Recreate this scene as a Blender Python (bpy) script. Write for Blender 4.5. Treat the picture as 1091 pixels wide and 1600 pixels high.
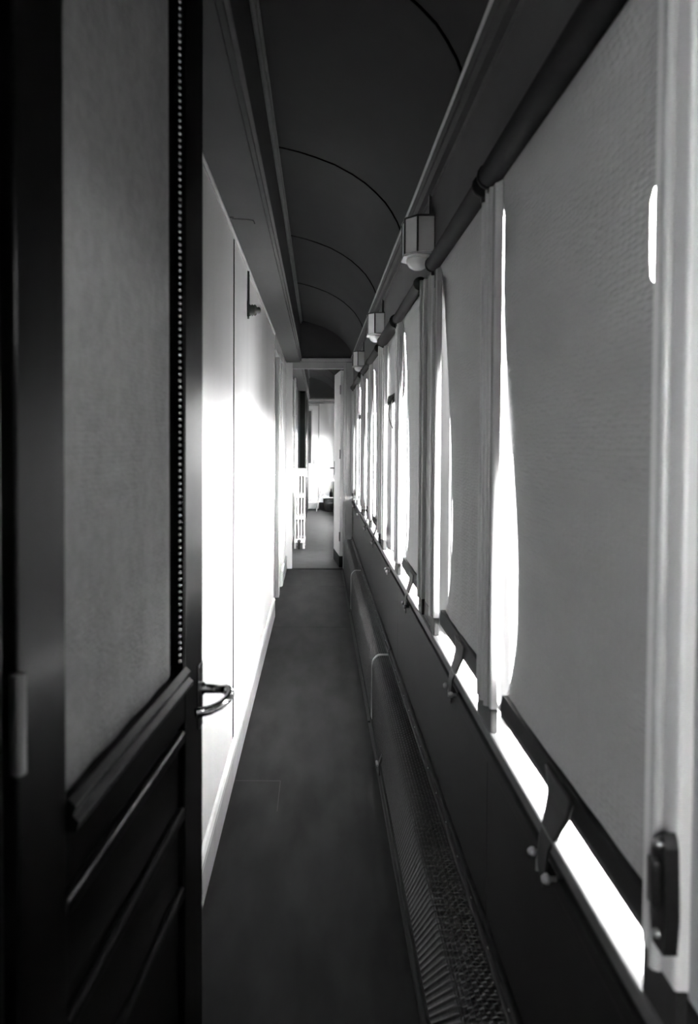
import bpy, math, random
import numpy as np
from mathutils import Vector
random.seed(4)
PI = math.pi
scn = bpy.context.scene
for o in list(bpy.data.objects): bpy.data.objects.remove(o)
COL = scn.collection

# ------------------------------------------------------------------ camera
H = 1.40                      # lens height above the corridor floor
FPX = 1100.0                  # focal length in photo pixels
TILT, ROLL = math.radians(1.5), math.radians(0.30)
cam_d = bpy.data.cameras.new('camera'); cam = bpy.data.objects.new('camera', cam_d); COL.objects.link(cam)
cam_d.sensor_fit = 'VERTICAL'; cam_d.sensor_height = 36.0; cam_d.lens = 36.0*FPX/1600.0
cam_d.shift_x = 47.5/1600.0
cam_d.shift_y = -(112.0-FPX*math.tan(TILT))/1600.0
cam_d.clip_start = 0.02
cam.location = (0, 0, H)
cam.rotation_mode = 'XYZ'
from mathutils import Matrix
cam.matrix_world = Matrix.Translation((0, 0, H)) @ Matrix.Rotation(PI/2-TILT, 4, 'X') @ Matrix.Rotation(ROLL, 4, 'Z')
cam_d.dof.use_dof = True; cam_d.dof.focus_distance = 4.2; cam_d.dof.aperture_fstop = 4.2
scn.camera = cam

# ------------------------------------------------------------------ sky, exposure
w = bpy.data.worlds.new('overcast_sky'); scn.world = w; w.use_nodes = True
bg = w.node_tree.nodes['Background']; bg.inputs[0].default_value = (1, 1, 1, 1); bg.inputs[1].default_value = 88.0
scn.view_settings.view_transform = 'Standard'; scn.view_settings.look = 'None'
scn.view_settings.gamma = 1.0; scn.view_settings.use_curve_mapping = False
scn.view_settings.exposure = 0.0

# ------------------------------------------------------------------ materials (all greys: the plate is monochrome)
def mat(name, v, rough=0.5, metal=0.0, spec=0.5, coat=0.0, var=0.0, vscale=6.0, bump=0.0, bscale=120.0, stretch=(1, 1, 1), v2=None, transl=0.0, pattern=None):
    m = bpy.data.materials.new(name); m.use_nodes = True
    nt = m.node_tree; N = nt.nodes; L = nt.links
    b = N['Principled BSDF']
    b.inputs['Roughness'].default_value = rough; b.inputs['Metallic'].default_value = metal
    b.inputs['Specular IOR Level'].default_value = spec; b.inputs['Coat Weight'].default_value = coat
    b.inputs['Coat Roughness'].default_value = 0.12
    tc = N.new('ShaderNodeTexCoord'); mp = N.new('ShaderNodeMapping'); mp.inputs['Scale'].default_value = stretch
    L.new(tc.outputs['Object'], mp.inputs['Vector'])
    nz = N.new('ShaderNodeTexNoise'); nz.inputs['Scale'].default_value = vscale; nz.inputs['Detail'].default_value = 6
    L.new(mp.outputs['Vector'], nz.inputs['Vector'])
    rp = N.new('ShaderNodeValToRGB')
    lo = max(0, v*(1-var)) if v2 is None else v2; hi = v*(1+var) if v2 is None else v
    rp.color_ramp.elements[0].position = 0.35; rp.color_ramp.elements[1].position = 0.65
    rp.color_ramp.elements[0].color = (lo, lo, lo, 1); rp.color_ramp.elements[1].color = (hi, hi, hi, 1)
    L.new(nz.outputs['Fac'], rp.inputs['Fac'])
    L.new(rp.outputs['Color'], b.inputs['Base Color'])
    if bump > 0:
        bp = N.new('ShaderNodeBump'); bp.inputs['Strength'].default_value = bump; bp.inputs['Distance'].default_value = 0.002
        if pattern == 'emboss':
            src = N.new('ShaderNodeTexVoronoi'); src.inputs['Scale'].default_value = bscale
            src.inputs['Randomness'].default_value = 0.55; out = src.outputs['Distance']
        else:
            src = N.new('ShaderNodeTexNoise'); src.inputs['Scale'].default_value = bscale; src.inputs['Detail'].default_value = 3; out = src.outputs['Fac']
        L.new(mp.outputs['Vector'], src.inputs['Vector'])
        L.new(out, bp.inputs['Height']); L.new(bp.outputs['Normal'], b.inputs['Normal'])
    if transl > 0:
        tr = N.new('ShaderNodeBsdfTranslucent'); mx = N.new('ShaderNodeMixShader'); mx.inputs[0].default_value = transl
        L.new(rp.outputs['Color'], tr.inputs['Color'])
        L.new(b.outputs['BSDF'], mx.inputs[1]); L.new(tr.outputs['BSDF'], mx.inputs[2])
        L.new(mx.outputs[0], N['Material Output'].inputs['Surface'])
    return m
def glass_mat():
    m = bpy.data.materials.new('window_glass'); m.use_nodes = True
    N = m.node_tree.nodes; L = m.node_tree.links; N.remove(N['Principled BSDF'])
    t = N.new('ShaderNodeBsdfTransparent'); t.inputs[0].default_value = (.9, .9, .9, 1)
    g = N.new('ShaderNodeBsdfGlossy'); g.inputs['Roughness'].default_value = 0.02
    mx = N.new('ShaderNodeMixShader'); mx.inputs[0].default_value = .05
    L.new(t.outputs[0], mx.inputs[1]); L.new(g.outputs[0], mx.inputs[2])
    L.new(mx.outputs[0], N['Material Output'].inputs['Surface']); return m
M = dict(
    wall=mat('white_enamel_panel', .86, .38, var=.05, vscale=3, bump=.05, bscale=60, stretch=(1, 1, .25)),
    trim=mat('pale_painted_wood', .66, .22, coat=.3, var=.06, vscale=8, bump=.04, stretch=(1, 1, .2)),
    pier=mat('grey_painted_wood', .42, .25, coat=.4, var=.08, vscale=8, bump=.04, stretch=(1, 1, .2)),
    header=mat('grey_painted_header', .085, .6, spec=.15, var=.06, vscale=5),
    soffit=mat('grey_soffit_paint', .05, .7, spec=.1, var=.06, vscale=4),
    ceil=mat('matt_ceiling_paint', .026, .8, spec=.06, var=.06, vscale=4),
    fascia=mat('dark_paint_and_shade', .015, .7, spec=.2, var=.1),  # dark paint; on the duct fascia it stands in for shade
    rib=mat('dark_joint_strip', .0015, .9, spec=0),
    dado=mat('dark_dado_leathercloth', .010, .55, spec=.03, var=.12, vscale=7, bump=.08, bscale=300),
    lino=mat('worn_linoleum', .014, .5, spec=.014, var=.3, vscale=9, bump=.08, bscale=40, stretch=(1, .35, 1)),
    worn=mat('scuffed_saloon_floor', .030, .5, spec=.2, v2=.008, vscale=11, bump=.1, bscale=50, stretch=(.6, 1.6, 1)),
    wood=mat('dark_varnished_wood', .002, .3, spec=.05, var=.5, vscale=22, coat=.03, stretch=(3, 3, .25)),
    fabric=mat('embossed_blind_cloth', .27, .85, spec=.15, var=.05, vscale=5, bump=.9, bscale=80, transl=.0045, pattern='emboss', stretch=(1, .7, 1.6)),
    curtain=mat('woven_door_curtain', .26, .9, spec=.1, var=.08, vscale=60, bump=.4, bscale=160, pattern='emboss'),
    roller=mat('black_roller_wood', .006, .7, spec=.06, var=.3, vscale=10),
    leather=mat('dark_leather', .010, .6, spec=.12, var=.3, bump=.15, bscale=90),
    iron=mat('black_iron', .008, .4, metal=.3),
    steel=mat('dull_steel', .30, .32, metal=.9, var=.2),
    screen=mat('bronzed_wire', .03, .4, spec=.4, metal=.3, var=.2, vscale=30),
    brass=mat('polished_brass', .62, .16, metal=1.0, var=.1),
    opal=mat('opal_glass', .94, .2, coat=.4),
    lampface=mat('frosted_lamp_panel', .90, .3, var=.05),
    radiator=mat('white_radiator_enamel', .62, .35),
    zinc=mat('galvanised_zinc', .34, .4, metal=.6, var=.2, vscale=20),
    ground=mat('pale_gravel', .55, .9, var=.1, vscale=3),
    frost=mat('frosted_glass', .8, .6, transl=.6),
    black=mat('soot_black', .005, .7),
    glass=glass_mat())

# ------------------------------------------------------------------ mesh helpers
class MB:
    def __init__(s): s.v = []; s.f = []; s.sm = []
    def add(s, vs, fs, smooth=False):
        n = len(s.v); s.v += [tuple(p) for p in vs]
        for f in fs: s.f.append(tuple(i+n for i in f)); s.sm.append(smooth)
        return s
    def box(s, x0, x1, y0, y1, z0, z1):
        return s.add([(x0,y0,z0),(x1,y0,z0),(x1,y1,z0),(x0,y1,z0),(x0,y0,z1),(x1,y0,z1),(x1,y1,z1),(x0,y1,z1)],
                     [(0,3,2,1),(4,5,6,7),(0,1,5,4),(1,2,6,5),(2,3,7,6),(3,0,4,7)])
    def prism(s, prof, a0, a1, axis='y', smooth=False):
        """closed profile extruded along an axis; profile is (x,z) for y, (x,y) for z, (y,z) for x"""
        def P(p, a): return {'y': (p[0], a, p[1]), 'z': (p[0], p[1], a), 'x': (a, p[0], p[1])}[axis]
        n = len(prof); vs = [P(p, a0) for p in prof]+[P(p, a1) for p in prof]
        s.add(vs, [(i, (i+1) % n, n+(i+1) % n, n+i) for i in range(n)], smooth)
        return s.add(vs, [tuple(range(n))[::-1], tuple(range(n, 2*n))])
    def tube(s, pts, r, n=10, caps=True):
        pts = [Vector(p) for p in pts]; k = len(pts); rs = r if isinstance(r, (list, tuple)) else [r]*k
        vs = []; up = None
        for i, p in enumerate(pts):
            d = (pts[min(i+1, k-1)]-pts[max(i-1, 0)]).normalized()
            if up is None: up = Vector((0, 0, 1)) if abs(d.z) < .9 else Vector((1, 0, 0))
            a = d.cross(up).normalized(); bb = a.cross(d).normalized(); up = bb
            for j in range(n):
                t = 2*PI*j/n; vs.append(p+(a*math.cos(t)+bb*math.sin(t))*rs[i])
        fs = [(i*n+j, i*n+(j+1) % n, (i+1)*n+(j+1) % n, (i+1)*n+j) for i in range(k-1) for j in range(n)]
        s.add(vs, fs, True)
        if caps: s.add(vs[:n], [tuple(range(n))[::-1]]); s.add(vs[-n:], [tuple(range(n))])
        return s
    def lathe(s, prof, o=(0, 0, 0), axis='z', n=20):
        vs = []
        for r, t in prof:
            for j in range(n):
                a = 2*PI*j/n; c, d = r*math.cos(a), r*math.sin(a)
                p = {'z': (c, d, t), 'x': (t, c, d), 'y': (d, t, c)}[axis]
                vs.append((o[0]+p[0], o[1]+p[1], o[2]+p[2]))
        fs = [(i*n+j, i*n+(j+1) % n, (i+1)*n+(j+1) % n, (i+1)*n+j) for i in range(len(prof)-1) for j in range(n)]
        return s.add(vs, fs, True)
    def grid(s, fn, nu, nv):
        vs = [fn(i/nu, j/nv) for i in range(nu+1) for j in range(nv+1)]
        fs = [(i*(nv+1)+j, (i+1)*(nv+1)+j, (i+1)*(nv+1)+j+1, i*(nv+1)+j+1) for i in range(nu) for j in range(nv)]
        return s.add(vs, fs, True)
    def build(s, name, m, parent=None, bevel=0, solid=0, loc=None):
        me = bpy.data.meshes.new(name); me.from_pydata(s.v, [], s.f); me.materials.append(m)
        me.polygons.foreach_set('use_smooth', s.sm); me.update()
        o = bpy.data.objects.new(name, me); COL.objects.link(o)
        if parent: o.parent = parent
        if loc: o.location = loc
        if bevel:
            b = o.modifiers.new('bevel', 'BEVEL'); b.width = bevel; b.segments = 2; b.limit_method = 'ANGLE'; b.angle_limit = math.radians(50)
        if solid:
            b = o.modifiers.new('solid', 'SOLIDIFY'); b.thickness = solid; b.offset = 0
        return o
def box(*a): return MB().box(*a)
def tag(o, label=None, cat=None, group=None, kind=None):
    if label: o['label'] = label
    if cat: o['category'] = cat
    if group: o['group'] = group
    if kind: o['kind'] = kind
    return o
def thing(name, label, cat, loc=(0, 0, 0), rz=0, group=None, kind=None):
    o = bpy.data.objects.new(name, None); COL.objects.link(o); o.location = loc; o.rotation_euler = (0, 0, rz)
    o.empty_display_size = .05
    return tag(o, label, cat, group, kind)
def inst(o, parent, loc):
    c = o.copy(); COL.objects.link(c); c.parent = parent; c.location = loc; return c
def copy_tree(o, parent=None):
    c = o.copy(); COL.objects.link(c); c.parent = parent
    for ch in list(o.children): copy_tree(ch, c)
    return c

# ------------------------------------------------------------------ main dimensions (metres)
XL, XR = -0.353, 0.369        # left panelling, window-side wall
YB, YP, YE = -1.4, 7.62, 14.4 # wall behind the lens, cross partition, far end wall
ZS, ZH = 0.793, 1.96          # window sill, window head
ZSOF, XSOF = 2.24, -0.205     # flat duct soffit on the left
CEIL = [(-.205, 2.69), (-.156, 2.68), (-.09, 2.664), (-.02, 2.642), (.065, 2.61), (.142, 2.569), (.20, 2.53), (.25, 2.486), (.29, 2.445), (.318, 2.404), (.343, 2.36), (.363, 2.31), (.369, 2.285)]
PIERS = [.625+1.72*k for k in range(5)]     # broad piers, half width .17
MULL = [1.505+1.72*k for k in range(4)]     # slim mullions, half width .06
PH, MH = .17, .06
WIN = []
for k in range(4):
    WIN.append((PIERS[k]+PH, MULL[k]-MH)); WIN.append((MULL[k]+MH, PIERS[k+1]-PH))

WIN[0] = (.765, WIN[0][1])
# ------------------------------------------------------------------ setting: ground outside, floor
tag(box(.9, 60, -40, 60, -1.35, -1.2).build('ground', M['ground']), 'pale ground outside the windows', 'ground', kind='structure')
fl = tag(box(-.47, .47, YB-.1, YE+.1, -.12, -.004).build('floor', M['black']), 'dark worn linoleum floor of the narrow corridor', 'floor', kind='structure')
for a, b in ((YB, 5.24), (5.243, 6.72), (6.723, YP-.012)):
    box(XL-.06, XR, a, b, -.004, 0).build('linoleum_sheet', M['lino'], fl)
box(XL+.018, -.15, 2.856, 2.859, 0, .0004).build('seam', M['black'], fl)
box(-.151, -.149, 2.62, 2.859, 0, .0004).build('seam', M['black'], fl)
box(XL-.02, XR, YP-.010, YP+.05, -.004, .003).build('threshold_strip', M['lino'], fl, bevel=.002)
yy = YP+.052
while yy < YE:
    box(XL-.02, XR, yy, min(yy+.41, YE), -.004, -.0005*random.random()).build('floor_board', M['worn'], fl); yy += .4115

# ------------------------------------------------------------------ ceiling
out = [(x*1.0+(.10 if x > .2 else .0), z+.06) for x, z in CEIL]
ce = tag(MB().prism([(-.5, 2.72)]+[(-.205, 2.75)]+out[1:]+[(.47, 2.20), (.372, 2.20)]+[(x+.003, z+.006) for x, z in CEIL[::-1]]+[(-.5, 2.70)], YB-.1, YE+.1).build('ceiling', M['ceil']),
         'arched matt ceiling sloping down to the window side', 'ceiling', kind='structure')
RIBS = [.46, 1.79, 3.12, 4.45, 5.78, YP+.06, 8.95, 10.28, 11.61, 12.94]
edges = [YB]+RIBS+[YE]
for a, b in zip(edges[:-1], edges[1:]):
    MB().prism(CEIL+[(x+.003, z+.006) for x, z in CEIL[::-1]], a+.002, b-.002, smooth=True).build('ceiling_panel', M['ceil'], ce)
for y in RIBS:
    MB().tube([(x*.995, y, z-.001) for x, z in CEIL], .0042, 6).build('joint_strip', M['rib'], ce)

# ------------------------------------------------------------------ left wall
wl = thing('wall_left', 'white enamelled panel wall along the corridor', 'wall', kind='structure')
def solid(a, b, x=XL, z1=ZSOF): box(x-.09, x-.012, a, b, 0, z1).build('backing', M['black'], wl)
FW = (-1.14, -.66, .92, 1.90)
solid(YB-.1, FW[0]); solid(FW[1], 5.55)
for z0, z1 in ((0, FW[2]), (FW[3], ZSOF)): box(XL-.09, XL-.012, FW[0], FW[1], z0, z1).build('backing', M['black'], wl); box(XL-.012, XL, FW[0], FW[1], z0, z1).build('wall_panel', M['wall'], wl)
solid(5.55, 6.75, XL-.045); solid(6.75, YE+.1)
for a, b in ((YB, FW[0]), (FW[1], .585), (.588, 1.62), (1.623, 2.905), (2.935, 4.32), (4.3215, 5.56), (6.70, YP), (YP, 9.9), (9.903, 12.0), (12.0, YE)):
    box(XL-.012, XL, a, b, .0, ZSOF).build('wall_panel', M['wall'], wl, bevel=.0015)
box(XL-.012, XL+.001, 2.907, 2.933, .15, ZSOF-.016).build('joint_strip', M['rib'], wl)
# duct soffit and fascia along the top of the left wall
so = thing('trim_1', 'flat painted duct soffit along the top of the white wall', 'trim', kind='structure')
for a, b in ((YB, 3.1), (3.101, 5.6), (5.601, YP), (YP, 11), (11.001, YE)):
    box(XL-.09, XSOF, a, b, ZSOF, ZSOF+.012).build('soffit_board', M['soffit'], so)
box(XSOF-.012, XSOF-.002, YB, YE, ZSOF+.012, 2.72).build('fascia', M['fascia'], so)  # unlit face under the ceiling, its shade put into the dark colour
box(XL-.09, XL-.07, YB, YE, ZSOF, 2.72).build('duct_back', M['black'], so)
box(XSOF-.004, XSOF+.014, YB, YE, ZSOF+.012, ZSOF+.024).build('edge_moulding', M['soffit'], so, bevel=.003)
box(XSOF-.004, XSOF+.020, YB, YE, ZSOF+.045, ZSOF+.055).build('edge_moulding', M['header'], so, bevel=.003)
MB().tube([(XSOF+.006, YB, 2.665), (XSOF+.006, YE, 2.665)], .010, 8).build('ceiling_bead', M['header'], so)
MB().tube([(XSOF+.018, YB, 2.682), (XSOF+.018, YE, 2.682)], .006, 8).build('ceiling_bead', M['header'], so)
MB().tube([(XL+.006, YB, ZSOF-.008), (XL+.006, 5.52, ZSOF-.008)], .008, 8).build('wall_bead', M['trim'], so)
# baseboard
prof = [(XL-.001, 0), (XL+.014, 0), (XL+.014, .11), (XL+.010, .122), (XL+.016, .128), (XL+.016, .136), (XL+.008, .146), (XL-.001, .15)]
bl = thing('baseboard_left', 'white moulded baseboard under the enamelled panels', 'baseboard', kind='structure')
for a, b in ((YB, .56), (.68, 2.918), (2.921, 5.56), (6.72, YP-.02)):
    MB().prism(prof, a, b).build('board', M['trim'], bl, bevel=.002)

# compartment doors in the left wall
def comp_door(name, a, b, label):
    d = thing(name, label, 'door', (XL-.045, a, 0), kind='structure'); w_ = b-a
    box(-.005, .008, 0, w_, .01, 2.12).build('door_leaf', M['trim'], d)
    for u0, u1 in ((0, .07), (w_-.07, w_)): box(.008, .016, u0, u1, .01, 2.12).build('stile', M['wood'] if name == 'door_2' else M['fascia'], d, bevel=.002)
    for z0, z1 in ((.02, .16), (.92, 1.04), (2.0, 2.12)): box(.008, .015, .07, w_-.07, z0, z1).build('rail', M['trim'], d, bevel=.002)
    pl = box(.016, .020, .02, .05, 1.02, 1.22).build('lock_plate', M['steel'], d, bevel=.001)
    MB().tube([(.02, .035, 1.12), (.042, .035, 1.12), (.045, .04, 1.12), (.045, .11, 1.115)], .006, 8).build('handle', M['brass'], pl)
    return d
comp_door('door_2', 5.60, 6.22, 'closed compartment door with dark stiles set into the white wall')
comp_door('door_4', 6.36, 6.70, 'narrow closed door beside the white end of the panelling')
fr = thing('trim_2', 'white door posts between the compartment doors', 'trim', kind='structure')
for a, b in ((5.56, 5.60), (6.22, 6.36), (6.68, 6.72)):
    box(XL-.046, XL+.006, a, b, 0, 2.16).build('door_post', M['trim'], fr, bevel=.003)
box(XL-.046, XL+.004, 5.56, 6.72, 2.13, ZSOF).build('door_head', M['trim'], fr, bevel=.003)

# ------------------------------------------------------------------ window-side wall
wr = thing('wall_right', 'window-side wall with dark dado, grey piers and header', 'wall', kind='structure')
XO = XR+.065
for a, b in ((YB-.1, 1.505), (1.507, 3.225), (3.227, 4.945), (4.947, 6.665), (6.667, YP), (YP, YE+.1)):
    box(XR, XO, a, b, 0, ZS-.02 if a < YP else .53).build('dado_panel', M['dado'], wr, bevel=.0015)
box(XR, XO, YB-.1, PIERS[0], ZS-.02, 2.33).build('blank_wall', M['pier'], wr)
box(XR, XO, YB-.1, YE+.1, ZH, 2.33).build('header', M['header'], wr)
box(XR-.008, XR+.012, PIERS[0], YP, ZS-.075, ZS-.045).build('dado_moulding', M['dado'], wr, bevel=.004)
sl = thing('trim_3', 'pale window sill running the length of the corridor', 'trim', kind='structure')
for k in range(4):
    box(XR-.012, XR+.001, PIERS[k]-(.0 if k else .1), PIERS[k+1], ZS-.022, ZS+.001).build('sill_nose', M['header'], sl, bevel=.003)
    MB().prism([(XR+.001, ZS-.022), (XO+.03, ZS-.022), (XO+.03, ZS-.008), (XR+.05, ZS), (XR+.001, ZS)], PIERS[k]-(.0 if k else .1), PIERS[k+1], 'y').build('sill_board', M['trim'], sl, bevel=.003)
for k, yc in enumerate(PIERS):
    y0, y1 = yc-PH, (min(yc+PH, YP) if k else WIN[0][0])
    box(XR+.036, XO, y0, y1, ZS, ZH).build('pier_core', M['pier'], wr)
    box(XR+.004, XR+.012, y0+.06, y1-.06, ZS, ZH).build('pier', M['pier'], wr)
    for a, b in ((y0, y0+.075), (y1-.075, y1)):
        c = box(XR-.010, XR+.009, a, b, ZS+.055, ZH).build('casing', M['trim'] if k == 0 else M['pier'], wr, bevel=.004)
        MB().tube([(XR-.011, (a+b)/2, ZS+.055), (XR-.011, (a+b)/2, ZH)], .008, 8).build('bead', M['pier'], c)
        box(XR-.008, XR+.009, a, b, ZS, ZS+.055).build('foot_block', M['black'], wr, bevel=.003)
    box(XR+.002, XR+.010, y0+.075, y1-.075, ZS, ZS+.05).build('foot_block', M['black'], wr)
for yc in MULL:
    box(XR+.036, XO, yc-MH+.025, yc+MH-.025, ZS, ZH).build('mullion', M['trim'], wr)
    c = box(XR-.012, XR+.006, yc-MH, yc+MH, ZS+.05, ZH).build('casing', M['pier'], wr, bevel=.004)
    for dy in (-.032, 0, .032):
        MB().tube([(XR-.012, yc+dy, ZS+.05), (XR-.012, yc+dy, ZH)], .007, 8).build('bead', M['pier'], c)
    box(XR-.010, XR+.006, yc-MH, yc+MH, ZS, ZS+.05).build('foot_block', M['black'], wr, bevel=.003)
# cornice
co = thing('trim_4', 'grey cornice moulding between header and arched ceiling', 'trim', kind='structure')
MB().prism([(XR, 2.20), (XR-.006, 2.205), (XR-.006, 2.245), (XR-.016, 2.255), (XR-.016, 2.27), (XR-.024, 2.28), (XR-.024, 2.292), (XR-.014, 2.30), (XR, 2.302)], YB, YP, 'y').build('cornice', M['soffit'], co)
MB().tube([(XR-.024, YB, 2.286), (XR-.024, YP, 2.286)], .007, 8).build('cornice_bead', M['pier'], co)  # paler than the cornice: the lit edge is put into the colour
# windows
SAL = [(8.1, 8.7), (12.3, 13.9)]
for i, (a, b) in enumerate(WIN+SAL):
    wd = thing('window_%d' % (i+1), ('corridor window behind its roller blind' if i < 8 else 'uncovered window of the far saloon')+' ', 'window', (XO-.022, a, ZS if i < 8 else .55), kind='structure')
    wd['label'] = wd['label'].strip(); ww, hh = b-a, (ZH-ZS if i < 8 else 1.0)
    f = MB()
    for q in ((0, .02, 0, .014, 0, hh), (0, .02, ww-.014, ww, 0, hh), (0, .02, 0, ww, 0, .010), (0, .02, 0, ww, hh-.03, hh)): f.box(*q)
    f.build('window_frame', M['trim'], wd)
    box(.008, .011, .01, ww-.01, .008, hh-.02).build('pane', M['glass'], wd)
fw = thing('window_11', 'clear window in the panelling opposite the near pier', 'window', (XL-.06, FW[0], FW[2]), kind='structure')
f = MB(); ww, hh = FW[1]-FW[0], FW[3]-FW[2]
for q in ((0, .03, 0, .03, 0, hh), (0, .03, ww-.03, ww, 0, hh), (0, .03, 0, ww, 0, .03), (0, .03, 0, ww, hh-.03, hh)): f.box(*q)
f.build('window_frame', M['trim'], fw)
MB().grid(lambda u, v: (.015, .02+(ww-.04)*u, .02+(hh-.04)*v), 1, 1).build('pane', M['glass'], fw)
ys = [YP]+[t for ab in SAL for t in ab]+[YE+.1]
for j in range(0, len(ys), 2):
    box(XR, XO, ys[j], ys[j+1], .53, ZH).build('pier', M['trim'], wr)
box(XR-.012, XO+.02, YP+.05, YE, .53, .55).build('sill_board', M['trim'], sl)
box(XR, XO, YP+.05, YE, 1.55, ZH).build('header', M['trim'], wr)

# ------------------------------------------------------------------ cross partition and its open door
wp = thing('wall_partition', 'pale cross partition with open doorway at the corridor end', 'wall', kind='structure')
XD0, XD1, ZD = -.284, .268, 2.17
def pp(name, m, x0, x1, z0, z1, t0=0, t1=.045, bv=.002): return box(x0, x1, YP+t0, YP+t1, z0, z1).build(name, M[m], wp, bevel=bv)
pp('left_panel', 'wall', XL, XD0, 0, 2.24)
pp('right_panel', 'pier', XD1+.028, XR+.02, 0, 2.24)
pp('door_post', 'pier', XD1, XD1+.03, 0, ZD+.05, -.012, .05, .004)
pp('door_head', 'pier', XD0, XD1+.03, ZD, 2.245, -.006, .05, .004)
pp('lintel_moulding', 'pier', XL, XR, 2.245, 2.285, -.022, .05, .006)
MB().prism([(XSOF, 2.28)]+[(x, z) for x, z in CEIL][::1]+[(XR, 2.28)], YP+.004, YP+.045).build('tympanum', M['ceil'], wp)
d3 = thing('door_3', 'white door swung open beyond the cross partition', 'door', (XD1, YP+.05, 0), math.radians(5.2), kind='structure')
box(-.036, 0, 0, .56, .135, ZD-.01).build('door_leaf', M['wall'], d3, bevel=.003)
box(-.0375, .0015, 0, .56, .012, .135).build('kick_plate', M['dado'], d3, bevel=.002)
for z in (.35, 1.25, 1.95): MB().tube([(-.036, -.004, z-.05), (-.036, -.004, z+.05)], .008, 8).build('hinge', M['steel'], d3)
h_ = box(-.041, -.036, .49, .53, 1.0, 1.16).build('lock_plate', M['steel'], d3)
MB().tube([(-.04, .51, 1.08), (-.085, .51, 1.08), (-.09, .505, 1.08), (-.09, .40, 1.08)], .007, 8).build('handle', M['iron'], h_)

# ------------------------------------------------------------------ far end wall with door
we = thing('wall_end', 'white end wall of the far saloon', 'wall', kind='structure')
box(-.47, .47, YE, YE+.1, 0, 2.75).build('end_panel', M['wall'], we)
MB().tube([(XL, YE-.004, 2.235), (XR, YE-.004, 2.235)], .022, 10).build('picture_moulding', M['pier'], we)
box(XL, XR, YE-.018, YE, 2.15, 2.19).build('picture_moulding', M['pier'], we, bevel=.004)
MB().prism([(XSOF, 2.26)]+CEIL+[(XR, 2.26)], YE-.01, YE).build('tympanum', M['ceil'], we)
box(.012, XR, YE-.016, YE, 0, .13).build('base_panel', M['black'], we, bevel=.003)
d5 = thing('door_5', 'white far end door with tall dark louvred pane', 'door', (-.62+.36, YE-.03, 0), kind='structure')
box(-.14, .245, 0, .03, .0, 2.10).build('door_leaf', M['wall'], d5, bevel=.003)
box(-.10, .110, -.004, .002, .93, 2.0).build('pane', M['fascia'], d5)
for k in range(8): box(-.10, .110, -.007, -.003, .955+k*.135, .963+k*.135).build('louvre', M['black'], d5)
for a, b in ((-.125, -.10), (.110, .135)): box(a, b, -.012, 0, .90, 2.03).build('pane_frame', M['trim'], d5, bevel=.002)
for a, b in ((.905, .93), (2.0, 2.03)): box(-.125, .135, -.012, 0, a, b).build('pane_frame', M['trim'], d5, bevel=.002)
box(-.08, .12, -.006, 0, .17, .58).build('lower_panel', M['pier'], d5, bevel=.003)
box(-.065, .105, -.009, -.005, .19, .56).build('lower_panel', M['wall'], d5, bevel=.003)
box(-.14, .245, -.004, .0, .005, .12).build('kick_plate', M['pier'], d5)
box(.16, .235, -.03, 0, .92, 1.02).build('lock_box', M['steel'], d5, bevel=.004)
MB().tube([(.12, -.03, .79), (.245, -.03, .79)], .008, 8).build('push_bar', M['iron'], d5)
box(.248, .272, -.012, .03, 0, 2.13).build('door_post', M['pier'], d5, bevel=.003)
box(-.14, .272, -.012, .03, 2.10, 2.14).build('door_head', M['pier'], d5, bevel=.003)

# wall behind the lens
tag(box(-.47, .47, YB-.1, YB, 0, 2.75).build('wall_back', M['fascia']), 'dark wall closing the near end of the corridor', 'wall', kind='structure')

# ------------------------------------------------------------------ dark near door (door_1)
HX, HY = -.271, .630
d1 = thing('door_1', 'open dark varnished door with pale curtained pane and brass lever', 'door', (HX, HY, 0), -math.atan2(.061, .646), kind='structure')
DW, DT, DZ = .649, .040, 2.232
G0, G1, GZ = .098, .536, 1.022
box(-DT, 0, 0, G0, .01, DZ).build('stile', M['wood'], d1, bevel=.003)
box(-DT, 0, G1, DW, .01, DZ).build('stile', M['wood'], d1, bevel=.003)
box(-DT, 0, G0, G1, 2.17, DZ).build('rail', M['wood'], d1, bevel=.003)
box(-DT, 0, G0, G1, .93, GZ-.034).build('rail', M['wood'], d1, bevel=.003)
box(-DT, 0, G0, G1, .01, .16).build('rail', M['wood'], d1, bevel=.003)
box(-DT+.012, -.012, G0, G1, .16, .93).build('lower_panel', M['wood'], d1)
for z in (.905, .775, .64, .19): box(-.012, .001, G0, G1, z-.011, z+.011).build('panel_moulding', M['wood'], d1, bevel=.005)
MB().prism([(-.03, GZ-.034), (.010, GZ-.034), (.014, GZ-.024), (.006, GZ-.017), (.010, GZ-.008), (.002, GZ), (-.03, GZ)], G0, G1, 'y').build('glazing_bar', M['wood'], d1, bevel=.002)
def cur(u, v):
    y = G0+(G1-G0)*u; z = GZ+(2.17-GZ)*v
    t = max(0, (u-.80)/.20)
    return (-.010-.020*t*t+.0012*math.sin(u*23+v*2), y, z)
MB().grid(cur, 60, 24).build('curtain', M['curtain'], d1, solid=.002)
box(-.034, -.031, G0, G1, GZ, 2.17).build('pane', M['black'], d1)
st = MB().lathe([(0, .0035), (.0022, .003), (.0035, .0012), (.0038, 0)], axis='x', n=8).build('stud', M['brass'], d1, loc=(-.0065, G1-.012, GZ+.012))
for k in range(1, 108): inst(st, d1, (-.0065, G1-.012, GZ+.012+k*.0105))
box(-.012, -.002, G1-.004, G1+.002, GZ, 2.17).build('stud_strip', M['wood'], d1)
pl = box(0, .004, DW-.040, DW-.012, .885, 1.0).build('lock_plate', M['brass'], d1, bevel=.0015)
MB().lathe([(.011, 0), (.012, .004), (.008, .008), (.0075, .04), (.009, .046)], (.004, DW-.026, .955), 'x', 14).build('spindle', M['brass'], pl)
hz = .955
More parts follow.
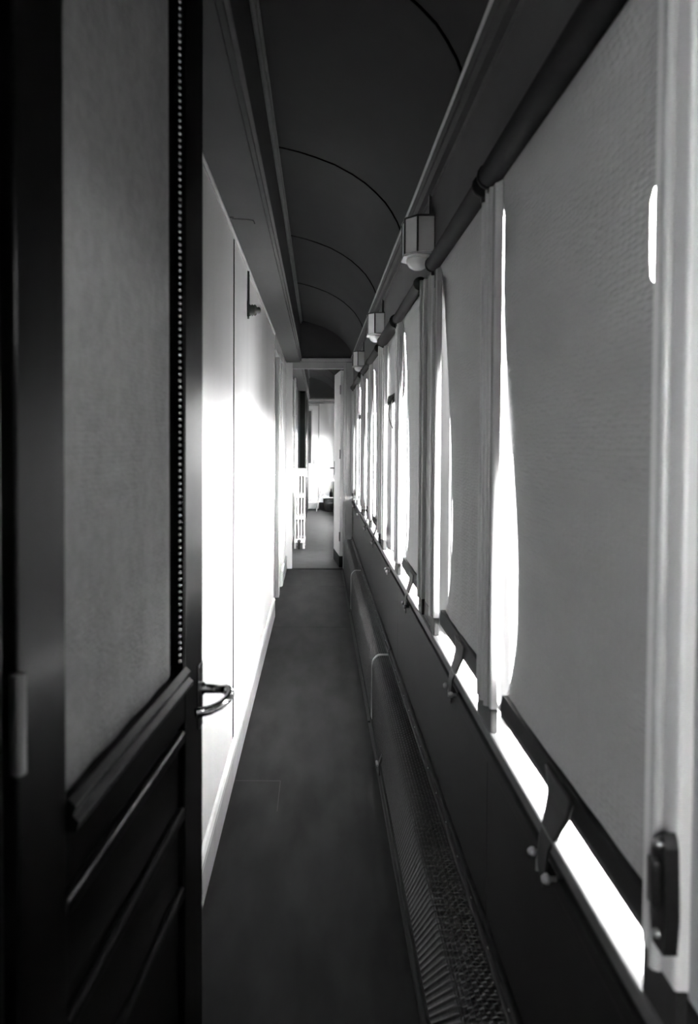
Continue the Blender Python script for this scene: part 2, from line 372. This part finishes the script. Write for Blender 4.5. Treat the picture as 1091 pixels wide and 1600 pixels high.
MB().tube([(.046, DW-.026, hz), (.055, DW-.030, hz), (.061, DW-.045, hz-.001), (.061, DW-.065, hz-.003), (.054, DW-.088, hz-.005), (.040, DW-.108, hz-.007), (.020, DW-.120, hz-.008)],
          [.0085, .0085, .008, .0075, .0075, .0075, .0085], 12).build('lever', M['brass'], pl)
for z in (.35, 1.145, 1.95): MB().tube([(.004, -.006, z-.045), (.004, -.006, z+.045)], .007, 10).build('hinge', M['steel'], d1)
# door post on the panelling by the hinge
po = thing('trim_5', 'dark varnished post carrying the hinges of the dark door', 'trim', kind='structure')
MB().prism([(XL, .57), (-.285, .57), (-.277, .578), (-.277, .612), (-.285, .62), (XL, .62)], 0, ZSOF, 'z').build('hinge_post', M['wood'], po, bevel=.002)
MB().tube([(-.277, .590, 0), (-.277, .590, ZSOF)], .008, 10).build('bead', M['wood'], po)

# ------------------------------------------------------------------ roller blinds
ROLX, ROLZ = XR-.016, 1.95
ord_ = ['nearest the dark door', 'next to the first wall lamp', 'beyond the first wall lamp', '', '', '', '', '']
labels = ['large grey roller blind drawn down beside the black door catch',
          'grey roller blind drawn down just before the first lamp pier',
          'grey roller blind drawn down just past the first lamp pier',
          'grey roller blind rolled halfway up with a dark strap dangling in the open window',
          'grey roller blind drawn down just past the second lamp pier',
          'grey roller blind drawn down just before the third lamp pier',
          'grey roller blind rolled halfway up just past the third lamp pier',
          'grey roller blind drawn down against the cross partition']
# bottom height, roll radius, near-edge and far-edge inset of the cloth, cupping
spec = [(.835, .025, 0, .098), (.835, .023, .045, .135), (.835, .022, .050, .150), (1.60, .029, .02, .06),
        (.835, .023, .030, .120), (.835, .023, .055, .090), (1.60, .028, .02, .06), (.835, .023, .04, .10)]
for i, (a, b) in enumerate(WIN):
    zb, rr, wn, wf = spec[i]; drawn = zb < 1.2
    t = thing('roller_blind', labels[i], 'blind', (XR+.020, a, zb), group='roller blinds along the corridor windows')
    W_ = b-a; hh = ROLZ-zb; rx = ROLX-(XR+.020)
    MB().tube([(rx, -.025, hh), (rx, W_+.025, hh)], rr, 16).build('roller', M['roller'], t)
    for y in (-.032, W_+.032):
        br = MB().lathe([(0, -.006), (rr+.002, -.006), (rr+.003, 0), (rr+.002, .006), (0, .006)], (rx, y, hh), 'y', 16).build('end_cap', M['roller'], t)
        box(rx-.006, -.024, y-.005, y+.005, hh-.035, hh-.012).build('bracket', M['iron'], br, bevel=.002)
        box(-.032, -.024, y-.012, y+.012, hh-.075, hh+.01).build('bracket', M['iron'], br, bevel=.002)
        MB().lathe([(0, .006), (.005, .004), (.006, 0)], (rx-.0, y-.006, hh), 'y', 10).build('pin', M['steel'], br)
    ph = random.random()*6
    def cloth(u, v, i=i, W_=W_, hh=hh, wn=wn, wf=wf, ph=ph):
        s = math.sin(PI*min(1, v/(.80 if i == 0 else .97))**.55)**(1.3 if i == 0 else 1.0)
        yn = -.035+wn*s; yf = W_+.050-wf*s
        if i == 0:
            z = zb+v*hh; yn = -.035+.106*math.exp(-((z-1.64)/.088)**6)
        y = yn+(yf-yn)*u
        cup = .010*s*(abs(2*u-1)**6)
        x = .010*min(1, v*3)*0+cup+.0015*math.sin(u*9+ph)*s+.001*math.sin(u*31+ph)*s
        top = max(0, (v-.94)/.06); x = x*(1-top)+top*(rx+rr*.6)
        return (x, y, v*hh)
    MB().grid(cloth, 40, 50).build('cloth', M['fabric'], t)
    hm = MB().prism([(-.010, -.004), (.006, -.004), (.008, .012), (.006, .042), (-.008, .042), (-.012, .012)], .006, W_-.008, 'y').build('hem_bar', M['roller'], t, bevel=.002)
    yc = W_*.46
    if drawn:
        # leather strap from the hem bar, across the sill nose to the hooks below
        def strap(u, v, yc=yc, zb=zb):
            path = [(-.014, .036), (-.015, .0), (-.026, -.035), (-.036, -.060), (-.038, -.090), (-.036, -.128)]
            k = min(int(v*5), 4); f = v*5-k
            x = path[k][0]*(1-f)+path[k+1][0]*f; z = path[k][1]*(1-f)+path[k+1][1]*f
            hw = .042*(1-min(1, v*1.5))**1.5+.021 if v < .88 else .021*(1-(v-.88)*7.5)
            return (x, yc+(2*u-1)*hw, z)
        MB().grid(strap, 8, 30).build('strap', M['leather'], hm, solid=.003)
    else:
        MB().grid(lambda u, v: (-.014-.02*math.sin(PI*v), yc+(2*u-1)*.018*(1 if v < .9 else (1-v)*8+.2), .02-.16*v), 6, 20).build('strap', M['leather'], hm, solid=.004)

# hooks under each sill
for i, (a, b) in enumerate(WIN):
    yc = a+(b-a)*.46
    hk = thing('strap_hook', ['steel strap knobs under the large blind beside the black door catch', 'steel strap knobs under the blind just before the first lamp pier', 'steel strap knobs under the blind just past the first lamp pier', 'bare steel knobs under the half-open window with the dangling strap', 'steel strap knobs under the blind just past the second lamp pier', 'steel strap knobs under the blind just before the third lamp pier', 'bare steel knobs under the half-open window past the third lamp pier', 'steel strap knobs under the blind against the cross partition'][i], 'hook', (XR-.002, yc, ZS-.052), group='strap hooks on the dado')
    for dy in (-.034, .036):
        MB().lathe([(.006, .002), (.004, -.006), (.004, -.014), (.0075, -.017), (.008, -.022), (.005, -.027), (0, -.028)], (0, dy, 0), 'x', 12).build('knob', M['steel'], hk)
    MB().tube([(-.012, .036, -.004), (-.012, .036, -.03)], .003, 8).build('pin', M['steel'], hk)
    box(-.005, .0, -.045, .047, -.009, .011).build('base_plate', M['iron'], hk, bevel=.002)

# ------------------------------------------------------------------ wall lamps
lampl = ['grey faceted wall lamp above the pier nearest the black call button', 'grey faceted wall lamp above the middle pier by the half-open blind', 'grey faceted wall lamp above the pier closest to the cross partition']
for k in range(3):
    yc = PIERS[k+1]
    t = thing('wall_lamp', lampl[k], 'lamp', (XR, yc, 2.005), group='wall lamps above the piers')
    P = [(0, -.075), (-.056, -.075), (-.092, -.036), (-.092, .036), (-.056, .075), (0, .075)]
    for (p, q) in zip(P[:-1], P[1:]):
        p_, q_ = Vector(p), Vector(q); d = (q_-p_).normalized(); n = Vector((d.y, -d.x))
        if n.x > 0 and abs(d.y) > .5: n = -n
        c = (p_+q_)/2; n = -n if n.dot(c-Vector((-.04, 0))) < 0 else n
        a_, b_ = p_+d*.003, q_-d*.003; o_ = n*-.005
        MB().prism([a_, b_, b_+o_, a_+o_], .004, .112, 'z').build('side_panel', M['lampface'], t)
    fr_ = MB()
    for p in P: fr_.tube([(p[0], p[1], 0), (p[0], p[1], .118)], .0035, 6)
    for z in (0, .117): fr_.tube([(p[0], p[1], z) for p in P], .0035, 6)
    fr_.build('frame', M['iron'], t)
    MB().prism([(p[0]*.98, p[1]*.98) for p in P], .110, .116, 'z').build('lid', M['lampface'], t)
    MB().prism([(p[0]*1.04, p[1]*1.04) for p in P], -.006, .002, 'z').build('rim', M['trim'], t)
    MB().lathe([(.036, -.004), (.038, -.010), (.036, -.020), (.028, -.032), (.014, -.040), (0, -.042)], (-.044, 0, 0), 'z', 24).build('opal_bowl', M['opal'], t)
    box(-.010, -.001, -.012, .012, .116, .205).build('conduit', M['iron'], t, bevel=.002)

# ------------------------------------------------------------------ call button on the left wall, dark bent wire under the soffit, catch on the near pier
t = thing('call_button', 'black ribbed call button on a conduit against the white wall', 'button', (XL, 3.47, 2.03))
box(0, .010, -.009, .009, .02, ZSOF-2.03).build('conduit', M['iron'], t, bevel=.002)
box(0, .008, -.022, .022, -.028, .05).build('base_plate', M['iron'], t, bevel=.003)
MB().lathe([(.026, .008), (.029, .012), (.024, .018), (.029, .024), (.024, .031), (.028, .037), (.022, .044), (.015, .046), (.016, .058), (.010, .064), (0, .066)], (0, 0, .006), 'x', 20).build('button', M['black'], t)
MB().tube([(.004, 0, -.025), (.004, 0, -.036)], .006, 8).build('screw', M['steel'], t)
t = thing('soffit_wire', 'small dark bent wire under the painted soffit', 'hook', (XL+.02, 2.68, ZSOF))
MB().tube([(.0, 0, 0), (.002, 0, -.006), (.06, .0, -.008), (.082, 0, -.012), (.088, 0, -.026)], .003, 8).build('wire', M['iron'], t)
MB().lathe([(.009, 0), (.009, -.004), (.004, -.006), (0, -.006)], (0, 0, 0), 'z', 12).build('rose', M['iron'], t)
t = thing('door_catch', 'black iron door catch screwed to the pale pier', 'catch', (XR-.019, .700, .895))
MB().prism([(-.012, -.008), (.012, -.008), (.018, .02), (.018, .085), (.012, .10), (-.006, .115), (-.012, .10), (-.016, .03)], -.004, .010, 'x').build('plate', M['iron'], t, bevel=.002)
box(-.012, -.002, -.006, .012, .035, .085).build('keeper', M['iron'], t, bevel=.004)
for z in (.008, .10): MB().lathe([(0, -.009), (.004, -.008), (.005, -.004)], (0, .0, z), 'x', 10).build('screw', M['steel'], t)

# ------------------------------------------------------------------ heating pipe covers along the window wall
HP = [(.272, .03), (.272, .10), (.272, .17), (.272, .24), (.272, .29)]
for k in range(1, 8):
    a = PI/2*k/7; HP.append((.314-.042*math.cos(a), .30+.042*math.sin(a)))
HP += [(.335, .342), (.352, .342)]
def resample(P, step):
    P = np.array(P); d = np.r_[0, np.cumsum(np.linalg.norm(np.diff(P, axis=0), axis=1))]
    n = int(d[-1]/step); s = np.linspace(0, d[-1], n+1)
    return np.c_[np.interp(s, d, P[:, 0]), np.interp(s, d, P[:, 1])]
R_ = resample(HP, .0095)
nrm = np.gradient(R_, axis=0); nrm = np.c_[-nrm[:, 1], nrm[:, 0]]; nrm /= np.linalg.norm(nrm, axis=1)[:, None]
def wire_screen(L):
    vs = []; fs = []; base = 0; r = .0017
    n = len(R_); ny = int(L/.0105)
    tri = [(0, r), (r*.87, -r*.5), (-r*.87, -r*.5)]
    for j in range(ny+1):                       # hoops, woven over and under
        y = L*j/ny; sg = np.where((np.arange(n)+j) % 2 == 0, 1, -1)*.0016
        for (dn, dy) in [(.0017, 0), (-.0009, .0016), (-.0009, -.0016)]:
            p = R_+nrm*(sg+dn)[:, None]; vs.append(np.c_[p[:, 0], np.full(n, y+dy), p[:, 1]])
        i = np.arange(n-1)
        for q in range(3):
            a = base+q*n; b = base+((q+1) % 3)*n
            fs.append(np.c_[a+i, b+i, b+i+1, a+i+1])
        base += 3*n
    for i in range(n):                           # straight long wires
        T = np.array([nrm[i, 1], -nrm[i, 0]])
        pts = [R_[i]+nrm[i]*.0013, R_[i]-nrm[i]*.0007+T*.0012, R_[i]-nrm[i]*.0007-T*.0012]
        vs.append(np.array([(p[0], y, p[1]) for y in (0, L) for p in pts]))
        fs.append(np.array([(base+q, base+(q+1) % 3, base+3+(q+1) % 3, base+3+q) for q in range(3)])); base += 6
    m = MB(); m.v = np.concatenate(vs).tolist(); m.f = [tuple(f) for f in np.concatenate(fs).tolist()]; m.sm = [False]*len(m.f)
    return m
hl = ['dark wire mesh heater cover disappearing into the near shadow', 'dark wire mesh heater cover between the two polished steel bands', 'dark wire mesh heater cover ending at the cross partition']
for k, (a, b) in enumerate(((.10, 3.44), (3.46, 5.69), (5.71, 7.50))):
    L_ = b-a
    t = thing('heater_cover', hl[k], 'heater', (0, a, 0), group='mesh heater covers under the windows')
    tag(wire_screen(L_).build('wire_mesh', M['screen'], t), kind='stuff')
    box(.262, .276, 0, L_, .0, .030).build('floor_rail', M['dado'], t, bevel=.003)
    box(.252, .266, 0, L_, .0, .010).build('floor_rail', M['fascia'], t, bevel=.003)
    box(.348, XR-.001, 0, L_, .336, .352).build('wall_flange', M['fascia'], t, bevel=.003)
    box(.356, XR-.001, 0, L_, .352, .372).build('wall_flange', M['dado'], t, bevel=.003)
    MB().tube([(.315, .0, .10), (.315, L_, .10)], .03, 12).build('steam_pipe', M['black'], t)
    MB().tube([(.315, .0, .25), (.315, L_, .25)], .03, 12).build('steam_pipe', M['black'], t)
    m = MB(); band = [(x-.004 if z < .30 else x-.002, z+(.004 if x > .29 else .001)) for x, z in HP]
    def bandf(u, v, band=band):
        f = v*(len(band)-1); q = min(int(f), len(band)-2); f -= q
        return (band[q][0]*(1-f)+band[q+1][0]*f, L_-.012+.026*u, band[q][1]*(1-f)+band[q+1][1]*f)
    if k < 2: m.grid(bandf, 1, 40).build('steel_band', M['steel'], t, solid=.003)
    else: MB().prism(HP+[(.365, .342), (.365, .0), (.272, 0)], L_-.004, L_+.004).build('end_plate', M['dado'], t)
    if k == 0: MB().prism(HP+[(.365, .342), (.365, .0), (.272, 0)], -.004, .004).build('end_plate', M['dado'], t)
    sc = MB().lathe([(0, .003), (.003, .002), (.0042, 0)], n=8).build('screw', M['steel'], t, loc=(.358, .05, .352))
    for q in range(1, int(L_/.16)): inst(sc, t, (.358, .05+q*.16, .352))
t = thing('cover_clip', 'small iron clip on the floor rail of the heater cover', 'clip', (.262, 2.90, .0))
MB().prism([(-.006, 0), (0, 0), (.0, .05), (.012, .085), (.006, .09), (-.008, .052)], -.014, .014, 'y').build('plate', M['iron'], t, bevel=.002)
MB().tube([(-.012, -.02, .055), (-.012, .02, .055)], .005, 8).build('pin', M['steel'], t)

# ------------------------------------------------------------------ far saloon: radiator, pipe, cupboard, stand, bucket, bottle
t = thing('radiator', 'white cast-iron column radiator standing beyond the doorway', 'radiator', (-.315, 9.06, 0))
sec = MB()
for c in range(4): sec.tube([(.018+c*.038, 0, .085), (.018+c*.038, 0, .98)], .0095, 10)
for z in (.10, .40, .68): sec.box(.006, .144, -.016, .016, z-.022, z+.022)
sec.box(.002, .150, -.022, .022, .94, 1.03); sec.box(.004, .146, -.02, .02, .075, .13)
s0 = sec.build('section', M['radiator'], t, bevel=.006)
for k in range(1, 6): inst(s0, t, (0, k*.056, 0))
for k in (0, 5):
    for x in (.02, .125): MB().tube([(x, k*.056, .09), (x*1.02, k*.056, .0)], [.014, .018], 8).build('foot', M['radiator'], t)
MB().lathe([(.012, -.06), (.012, -.03), (.020, -.028), (.020, -.005), (.014, 0)], (.07, 0, .10), 'y', 12).build('valve', M['iron'], t)
MB().tube([(.07, -.045, .10), (.07, -.045, 0)], .012, 8).build('supply_pipe', M['iron'], t)
MB().tube([(.152, 0, 1.0), (.165, 0, 1.0), (.168, 0, .97), (.168, 0, .93)], .008, 8).build('vent', M['steel'], t)
t = thing('wall_pipe', 'white vertical pipe with collar above the radiator', 'pipe', (-.318, 9.40, 1.032))
MB().tube([(0, 0, 0), (0, 0, 1.2)], .016, 12).build('pipe', M['trim'], t)
MB().lathe([(.016, 0), (.026, .004), (.026, .02), (.016, .024)], (0, 0, .68), 'z', 14).build('collar', M['trim'], t)
t = thing('cupboard', 'tall dark varnished cupboard reaching the soffit behind the radiator', 'cupboard', (XL, 12.0, 0))
box(.002, .140, 0, 2.36, 0, 2.235).build('body', M['wood'], t, bevel=.004)
for a, b in ((.005, .03), (.118, .142)): box(a, b, -.02, 0, 0, 2.235).build('pilaster', M['pier'], t, bevel=.004)
box(.034, .114, -.012, 0, .05, 2.20).build('end_panel', M['fascia'], t, bevel=.006)
box(.140, .150, .06, 1.1, .06, 2.1).build('door', M['wood'], t, bevel=.003)
box(.140, .150, 1.12, 2.3, .06, 2.1).build('door', M['wood'], t, bevel=.003)
t = thing('folding_stand', 'pale folding stand with splayed legs by the end wall', 'stand', (.22, 13.95, 0))
box(-.14, .14, -.15, .15, .60, .625).build('top', M['trim'], t, bevel=.004)
for sx in (-1, 1):
    for sy in (-1, 1):
        MB().tube([(sx*.12, sy*.12, .60), (sx*(.26 if sx < 0 else .135), sy*.14, .0)], .011, 8).build('leg', M['pier'], t)
box(-.16, .13, -.10, .10, .262, .276).build('shelf', M['trim'], t, bevel=.003)
t = thing('bucket', 'galvanised bucket under the folding stand', 'bucket', (.205, 13.93, 0))
MB().lathe([(0, .004), (.078, .004), (.080, 0), (.108, .235), (.112, .24), (.106, .242), (.077, .01), (0, .01)], n=24).build('pail', M['zinc'], t)
MB().tube([(-.108, 0, .225)]+[(-.118*math.cos(PI*k/10), -.03-.09*math.sin(PI*k/10), .215-.05*math.sin(PI*k/10)) for k in range(11)]+[(.108, 0, .225)], .003, 6).build('bail', M['steel'], t)
t = thing('bottle', 'small dark bottle on the shelf of the folding stand', 'bottle', (.25, 13.93, .277))
MB().lathe([(0, 0), (.028, 0), (.030, .01), (.030, .085), (.012, .115), (.011, .14), (.013, .145), (0, .146)], n=16).build('glass_body', M['wood'], t)
MB().lathe([(0, .17), (.009, .168), (.010, .14)], n=12).build('stopper', M['fascia'], t)
t = thing('cleaning_rag', 'crumpled pale rag beside the small bottle on the stand', 'rag', (.13, 13.93, .277))
MB().grid(lambda u, v: ((u-.5)*.13, (v-.5)*.12, max(.001, .035*math.sin(PI*u)*math.sin(PI*v)*(1+.5*math.sin(u*17)*math.cos(v*13)))), 16, 16).build('cloth', M['curtain'], t, solid=.003)
